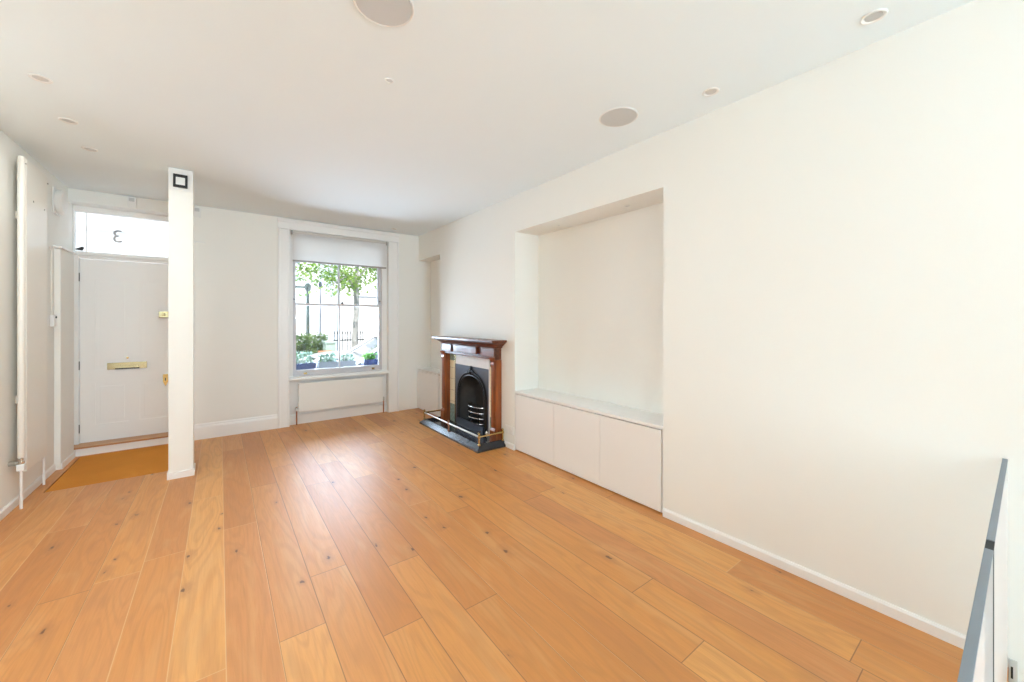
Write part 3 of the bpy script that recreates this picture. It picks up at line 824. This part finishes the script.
# ------------------------------------------------------------------ glass balustrade and stair wall light
t = thing('balustrade', 'low white balustrade of two panels with a grey capping beside the stairwell', 'balustrade', (1.66, .061, 0))
for a, b in ((.80, 1.502), (1.568, 2.536)):
    p = link('panel', bx(a, b, .0545, .0675, .001, .834), M_['opal'], t)
    link('capping', bx(a, b, .0535, .0680, .8345, .842, .001), M_['edge'], p)
link('seal', bx(1.5025, 1.5675, .0548, .0672, .001, .832), M_['dark'], t)
link('clip', bx(1.503, 1.567, .0538, .0678, .8325, .840), M_['dark'], t)
t = thing('stair_light', 'small recessed step light low on the wall at the end of the balustrade', 'step light', (XR-.001, .028, -.02))
link('plate', bx(XR-.006, XR-.001, .030, .0525, -.075, .040, .002), M_['grille'], t)
link('slot', bx(XR-.0075, XR-.0062, .041, .047, -.035, .012), M_['dark'], t)

# ------------------------------------------------------------------ the street
ZG = -.9
struct(link('road', bx(-14, 22, 7.6, 15.3, ZG-.1, ZG), M_['asphalt']))
struct(link('pavement_far', bx(-14, 22, 15.31, 17.0, ZG-.1, ZG+.1), M_['paving']))
struct(link('pavement_near', bx(-14, 22, 6.205, 7.59, ZG-.1, ZG+.1), M_['paving']))
struct(link('rear_sun_block', bx(-3, 4, -7.6, YB-.26, 2.75, 2.9), M_['stucco']))  # unseen slab added to keep the sun off the rear floor
struct(link('patio_ground', bx(-8, 9, -14, YB-.26, -.2, -.05), M_['paving']))

# white terrace opposite
t = thing('street_terrace', 'white stucco terrace across the street beyond the tree', 'house', (4, 17.3, ZG))
wins = [(x, z) for z in (1.9, 5.0) for x in (-.6, 1.6, 6.6, 9.0)]
xs = sorted({-8, 16} | {x for x, _ in wins} | {x+1.0 for x, _ in wins}); zs = sorted({ZG+.1, 9.0} | {z for _, z in wins} | {z+1.9 for _, z in wins})
def hsolid(x, y, z):
    return not (y < 17.45 and any(inb(x, a, a+1.0) and inb(z, b, b+1.9) for a, b in wins))
link('front_wall', voxel(xs, [17.3, 17.45, 17.9], zs, hsolid), M_['stucco'], t)
for a, b in wins:
    wf = link('window', frame(a, a+1.0, b, b+1.9, 17.38, 17.44, .06, .06, .06, .06), M_['stucco'], t)
    link('pane', bx(a+.061, a+.939, 17.41, 17.42, b+.061, b+1.839), M_['pane'], wf)
link('string_course', bx(-8, 16, 17.18, 17.299, 4.2, 4.42, .02), M_['stucco'], t)
link('cornice', bx(-8, 16, 16.95, 17.299, 8.4, 8.9, .05), M_['stucco'], t)
link('blue_bay', bx(3.22, 3.82, 16.9, 17.299, ZG+.11, 4.1, .01), M_['bluestucco'], t)
link('ledge', bx(4.75, 5.75, 17.25, 17.299, 2.43, 2.455), M_['greyplanter'], t)
link('drainpipe', tube([(3.86, 17.2, .72), (3.86, 17.2, 2.46)], .035, 8), M_['navy'], t, True)

# plane tree
t = thing('street_tree', 'young street tree with pale trunk and fresh green leaves outside the window', 'tree', (3.59, 13.5, ZG))
TY = 13.5
trunk = [(3.60, TY, ZG), (3.60, TY, 0), (3.585, TY, .8), (3.63, TY, 1.5), (3.645, TY, 2.0), (3.62, TY, 2.55), (3.66, TY, 3.1), (3.70, TY+.1, 3.9), (3.6, TY, 4.8)]
link('trunk', tube(trunk, [.13, .105, .095, .088, .086, .088, .062, .05, .03], 12), M_['bark'], t, True)
limbs = [[(3.60, TY, 2.45), (3.45, TY-.05, 2.65), (3.35, TY-.1, 2.85), (3.0, TY-.2, 3.05), (2.4, TY-.3, 3.2), (1.7, TY-.35, 3.3)],
         [(3.64, TY, 2.62), (3.78, TY-.05, 2.95), (3.98, TY-.1, 3.25), (4.3, TY-.2, 3.8), (4.5, TY-.2, 4.5)],
         [(3.36, TY-.1, 2.84), (3.2, TY-.3, 2.78), (2.95, TY-.4, 2.62), (2.7, TY-.5, 2.48)],
         [(3.68, TY, 3.3), (3.3, TY+.1, 3.7), (2.7, TY+.2, 3.9), (2.0, TY, 3.9)],
         [(3.99, TY-.1, 3.26), (4.25, TY+.1, 3.2), (4.5, TY+.1, 3.0)]]
for l in limbs:
    n = len(l); link('branch', tube(l, [.055*(1-.8*i/(n-1)) for i in range(n)], 8), M_['bark'], t, True)
rnd = random.Random(11); pts = []
for l in limbs:
    V = [Vector(p) for p in l]
    for k in range(1, len(V)):
        for j in range(95 if l is not limbs[1] else 40):
            f_ = rnd.random(); p = V[k-1].lerp(V[k], f_)
            s = .11 + .05*k
            pts.append(p + Vector((rnd.gauss(0, s*1.3), rnd.gauss(0, s*1.6), rnd.gauss(-.02, s*.8))))
for cx, cz, n, s in ((1.95, 2.95, 110, .22), (2.3, 3.0, 100, .22), (2.65, 2.75, 60, .14), (3.0, 3.1, 80, .2), (3.25, 2.95, 30, .12), (4.15, 2.75, 40, .12), (4.45, 3.25, 60, .16), (1.9, 2.72, 60, .12)):
    for _ in range(n): pts.append(Vector((cx+rnd.gauss(0, s*1.5), TY+rnd.gauss(-.1, .3), cz+rnd.gauss(0, s*.6))))
link('foliage', leaf_cloud(bmesh.new(), pts, .115, rnd, .3), M_['leaf'], t)

# hedge
def hedge_pts(x0, x1, y0, y1, z0, z1, n, rnd):
    out = []
    for _ in range(n):
        out.append(Vector((rnd.uniform(x0, x1), y0 + abs(rnd.gauss(0, .12)) if rnd.random() < .6 else rnd.uniform(y0, y1), z0 + (z1-z0)*rnd.random()**.6 + rnd.gauss(0, .03))))
    return out
t = thing('hedge', 'clipped dark green hedge across the road behind the parked cars', 'hedge', (2.1, 12.7, ZG))
link('stems', bx(1.45, 2.48, 12.75, 13.1, ZG, .72, .05), M_['postgreen'], t)
link('foliage', leaf_cloud(bmesh.new(), hedge_pts(1.38, 2.56, 12.5, 13.2, -.2, .98, 2600, rnd), .075, rnd), M_['hedge'], t)

# posts, utility cabinet, brick pier
t = thing('street_post', 'dark green post with a side arm standing by the hedge', 'post', (2.27, 14.0, ZG))
link('shaft', lathe([(.07, 0), (.07, .3), (.055, .33), (.05, 3.25), (.085, 3.30), (.10, 3.42), (.06, 3.50), (.01, 3.52)], 'z', (2.27, 14.0, ZG), 14), M_['postgreen'], t, True)
link('arm', bx(1.75, 2.235, 13.97, 14.03, 2.44, 2.50, .008), M_['postgreen'], t)
t = thing('lamp_post', 'thin grey lamp post rising behind the hedge', 'lamp post', (2.72, 14.6, ZG))
link('shaft', lathe([(.045, 0), (.035, .5), (.028, 3.3), (.028, 3.45)], 'z', (2.745, 14.6, ZG), 12), M_['lilac'], t, True)
link('lantern', lathe([(.028, 3.451), (.055, 3.47), (.05, 3.60), (.01, 3.64)], 'z', (2.745, 14.6, ZG), 12), M_['navy'], t, True)
t = thing('utility_cabinet', 'pale green roadside utility cabinet beside the hedge', 'utility cabinet', (2.55, 12.2, ZG))
link('body', bx(2.40, 2.66, 12.0, 12.35, ZG, .74, .01), M_['boxgreen'], t)
link('lid', bx(2.38, 2.68, 11.97, 12.38, .741, .80, .01), M_['boxgreen'], t)
t = thing('brick_pier', 'low orange brick pier in front of the utility cabinet', 'pier', (2.35, 11.75, ZG))
link('shaft', bx(2.20, 2.46, 11.62, 11.85, ZG, .50, .01), M_['brick'], t)
link('coping', bx(2.17, 2.49, 11.59, 11.88, .501, .56, .01), M_['brick'], t)

# railings
t = thing('railing', 'black iron railing with pointed bars behind the tree trunk', 'railing', (3.5, 14.3, ZG))
for k in range(12):
    x = 3.14+.085*k
    link('bar', lathe([(.012, 0), (.012, 1.85), (.024, 1.88), (.015, 1.92), (.001, 2.0)], 'z', (x, 14.3, ZG-.02), 8), M_['black'], t)
for z in (-.6, .70): link('cross_rail', bx(3.10, 4.12, 14.285, 14.315, z, z+.04), M_['black'], t)

# cars
def car(name, x0, x1, y0, y1, h, label, flip=False):
    t = thing(name, label, 'car', ((x0+x1)/2, (y0+y1)/2, ZG), 'parked cars')
    L_ = x1-x0; X = lambda f: x0 + (1-f if flip else f)*L_
    Z = lambda f: ZG + h*f
    ym = (y0+y1)/2; hw = (y1-y0)/2
    secs = [(.0, .30, .50, .80), (.015, .22, .56, .90), (.06, .18, .60, .97), (.22, .17, .66, 1.0), (.32, .17, .69, 1.0), (.60, .17, .71, 1.0), (.85, .17, .71, .99), (.95, .18, .70, .96), (.99, .24, .66, .90), (1.0, .32, .56, .82)]
    rings = []
    for f, zb, zt, wf in secs:
        w_ = hw*wf
        rings.append([(X(f), ym-w_*.92, Z(zb)), (X(f), ym-w_, Z(zb+.08)), (X(f), ym-w_*1.0, Z((zb+zt)/2)), (X(f), ym-w_*.96, Z(zt-.03)), (X(f), ym-w_*.88, Z(zt)),
                      (X(f), ym+w_*.88, Z(zt)), (X(f), ym+w_*.96, Z(zt-.03)), (X(f), ym+w_, Z((zb+zt)/2)), (X(f), ym+w_, Z(zb+.08)), (X(f), ym+w_*.92, Z(zb))])
    link('car_body', loft(rings), M_['carpaint'], t, True)
    # greenhouse: glass body under a painted roof
    gl = []
    for z, a, b, wf in ((.685, .25, .975, .86), (.80, .33, .955, .80), (.93, .415, .92, .73)):
        gl.append([(X(a), ym-hw*wf, Z(z)), (X(b), ym-hw*wf, Z(z)), (X(b), ym+hw*wf, Z(z)), (X(a), ym+hw*wf, Z(z))])
    link('car_windows', loft(gl), M_['carglass'], t)
    rf = []
    for z, a, b, wf in ((.925, .405, .925, .745), (.965, .44, .905, .72), (.99, .50, .86, .62), (1.0, .58, .78, .45)):
        rf.append([(X(a), ym-hw*wf, Z(z)), (X(b), ym-hw*wf, Z(z)), (X(b), ym+hw*wf, Z(z)), (X(a), ym+hw*wf, Z(z))])
    link('car_roof', loft(rf), M_['carpaint'], t, True)
    for s in (-1, 1):
        for fa, fb, za, zb in ((.25, .415, .69, .935), (.64, .645, .69, .93), (.975, .92, .69, .935)):
            p = [Vector((X(fa), ym+s*hw*.865, Z(za))), Vector((X(fb), ym+s*hw*.735, Z(zb)))]
            link('pillar', tube(p, .035, 6), M_['carpaint'], t)
        for f in (.18, .81):
            link('wheel', lathe([(.10, -.09), (.30, -.10), (.335, -.07), (.335, .07), (.30, .10), (.10, .09)], 'y', (X(f), ym+s*(hw-.11), ZG+.335), 22), M_['tyre'], t, True)
        link('wing_mirror', ball((X(.31), ym+s*(hw+.08), Z(.70)), .09, sz=.6), M_['carpaint'], t, True)
    return t
car('car', .2, 4.3, 9.95, 11.55, 1.49, 'small white parked car whose roof shows below the hedge')
car('car', .95, 5.9, 8.05, 9.75, 2.06, 'tall white parked car with sloping windscreen in front of the tree')

# window boxes outside
def wbox(x0, x1, mat, leafm, n, hgt, lab, leaf=.045, spread=.03):
    t = thing('window_box', lab, 'window box', ((x0+x1)/2, 6.32, .67), 'window boxes on the outer sill')
    y0, y1, z0, z1 = 6.25, 6.40, .675, .785
    def s(x, y, z): return not (z > z0+.012 and inb(x, x0+.01, x1-.01) and inb(y, y0+.01, y1-.01))
    link('trough', voxel([x0, x0+.01, x1-.01, x1], [y0, y0+.01, y1-.01, y1], [z0, z0+.012, z1], s), M_[mat], t)
    link('soil', bx(x0+.011, x1-.011, y0+.011, y1-.011, z0+.013, z1-.012), M_['dark'], t)
    pts = []
    for _ in range(n):
        hh = rnd.random()
        pts.append(Vector((rnd.uniform(x0+.03, x1-.03), rnd.uniform(y0+.02, y1-.02), z1-.01+hgt*hh)))
    link('foliage', leaf_cloud(bmesh.new(), pts, leaf, rnd, -.6), M_[leafm], t)
    for _ in range(7):
        x, y = rnd.uniform(x0+.03, x1-.03), rnd.uniform(y0+.03, y1-.03)
        link('stem', tube([(x, y, z1-.012), (x+rnd.gauss(0, .01), y, z1+hgt*.5), (x+rnd.gauss(0, .02), y, z1+hgt*.85)], .003, 6), M_['hedge'], t)
    return t
wbox(.80, 1.12, 'navy', 'sage', 170, .15, 'navy window box of grey green foliage at the end near the door')
wbox(1.15, 1.425, 'greyplanter', 'sage', 150, .12, 'grey window box of low grey green foliage beside the middle bar')
wbox(1.455, 1.68, 'greyplanter', 'sage', 70, .10, 'pale grey window box with sparse stems past the middle bar')
wbox(1.80, 2.01, 'navy', 'bright', 130, .09, 'navy window box of bright green foliage at the end near the fireplace')

# ------------------------------------------------------------------ light
wd = bpy.data.worlds.new('World'); bpy.context.scene.world = wd; wd.use_nodes = True
nt = wd.node_tree
for n in list(nt.nodes): nt.nodes.remove(n)
out = nt.nodes.new('ShaderNodeOutputWorld'); bg = nt.nodes.new('ShaderNodeBackground')
tc = nt.nodes.new('ShaderNodeTexCoord'); sx = nt.nodes.new('ShaderNodeSeparateXYZ'); cr = nt.nodes.new('ShaderNodeValToRGB')
nt.links.new(tc.outputs['Generated'], sx.inputs[0]); nt.links.new(sx.outputs[2], cr.inputs[0])
cr.color_ramp.elements[0].color = (.74, .88, 1, 1); cr.color_ramp.elements[1].color = (.62, .80, 1, 1)
nt.links.new(cr.outputs[0], bg.inputs[0]); bg.inputs[1].default_value = 1.4
nt.links.new(bg.outputs[0], out.inputs[0])

def area(name, loc, rot, sx_, sy_, e, col=(1, 1, 1)):
    l = bpy.data.lights.new(name, 'AREA'); l.shape = 'RECTANGLE'; l.size = sx_; l.size_y = sy_; l.energy = e; l.color = col
    o = bpy.data.objects.new(name, l); C.objects.link(o); o.location = loc; o.rotation_euler = rot
    return o
# added fill lamps at the unseen rear opening, one aimed at the ceiling
area('rear_fill', (1.27, YB-.36, 1.85), (math.radians(112), 0, math.radians(42)), 2.3, 1.1, 42, (1, .88, .86))
area('ceiling_fill', (1.27, YB-.40, 1.4), (math.radians(158), 0, math.radians(42)), 2.3, 1.3, 440, (.555, .82, 1))
# sky light entering through the front window
area('street_daylight', (1.39, 6.75, 1.12), (math.radians(-100), 0, 0), 1.3, .85, 92, (.635, .80, 1))
def lamp(name, x, y, e, col=(1, 1, 1)):
    l = bpy.data.lights.new(name, 'AREA'); l.shape = 'DISK'; l.size = .05; l.energy = e; l.color = col
    o = bpy.data.objects.new(name, l); C.objects.link(o); o.location = (x, y, ZC-.012)
for y, e in ((1.6, 6), (2.17, 6), (2.74, 5.8), (3.31, 5.2), (3.90, 2.2), (4.44, .8)): lamp('door_row_fill', -.80, y, e*1.08, (.98, 1, .98))  # fill lamps added along the unlit downlight row to lift the left wall
s = bpy.data.lights.new('sun', 'SUN'); s.energy = 8; s.angle = .01; s.color = (1, .96, .9)
so = bpy.data.objects.new('sun', s); C.objects.link(so); so.rotation_euler = (math.radians(40), 0, math.radians(-25))

# ------------------------------------------------------------------ camera
cam = bpy.data.cameras.new('Camera'); co = bpy.data.objects.new('Camera', cam); C.objects.link(co)
F = 389.0
cam.sensor_fit = 'HORIZONTAL'; cam.sensor_width = 36; cam.lens = F/1024*36
cam.shift_x = 0; cam.shift_y = -(341-320.5)/1024
cam.clip_start = .02; cam.clip_end = 200
co.location = (0, 0, 1.4); co.rotation_euler = (math.radians(90), 0, -math.atan2(292, 389))
sc = bpy.context.scene; sc.camera = co
sc.view_settings.view_transform = 'Standard'; sc.view_settings.look = 'None'
sc.view_settings.exposure = 0.10; sc.view_settings.gamma = 1.0; sc.view_settings.use_curve_mapping = False
sc.cycles.max_bounces = 14; sc.cycles.diffuse_bounces = 8; sc.cycles.glossy_bounces = 6; sc.cycles.transparent_max_bounces = 16; sc.cycles.transmission_bounces = 8
sc.cycles.sample_clamp_indirect = 8; sc.cycles.caustics_reflective = False; sc.cycles.caustics_refractive = False
sc.cycles.use_denoising = True
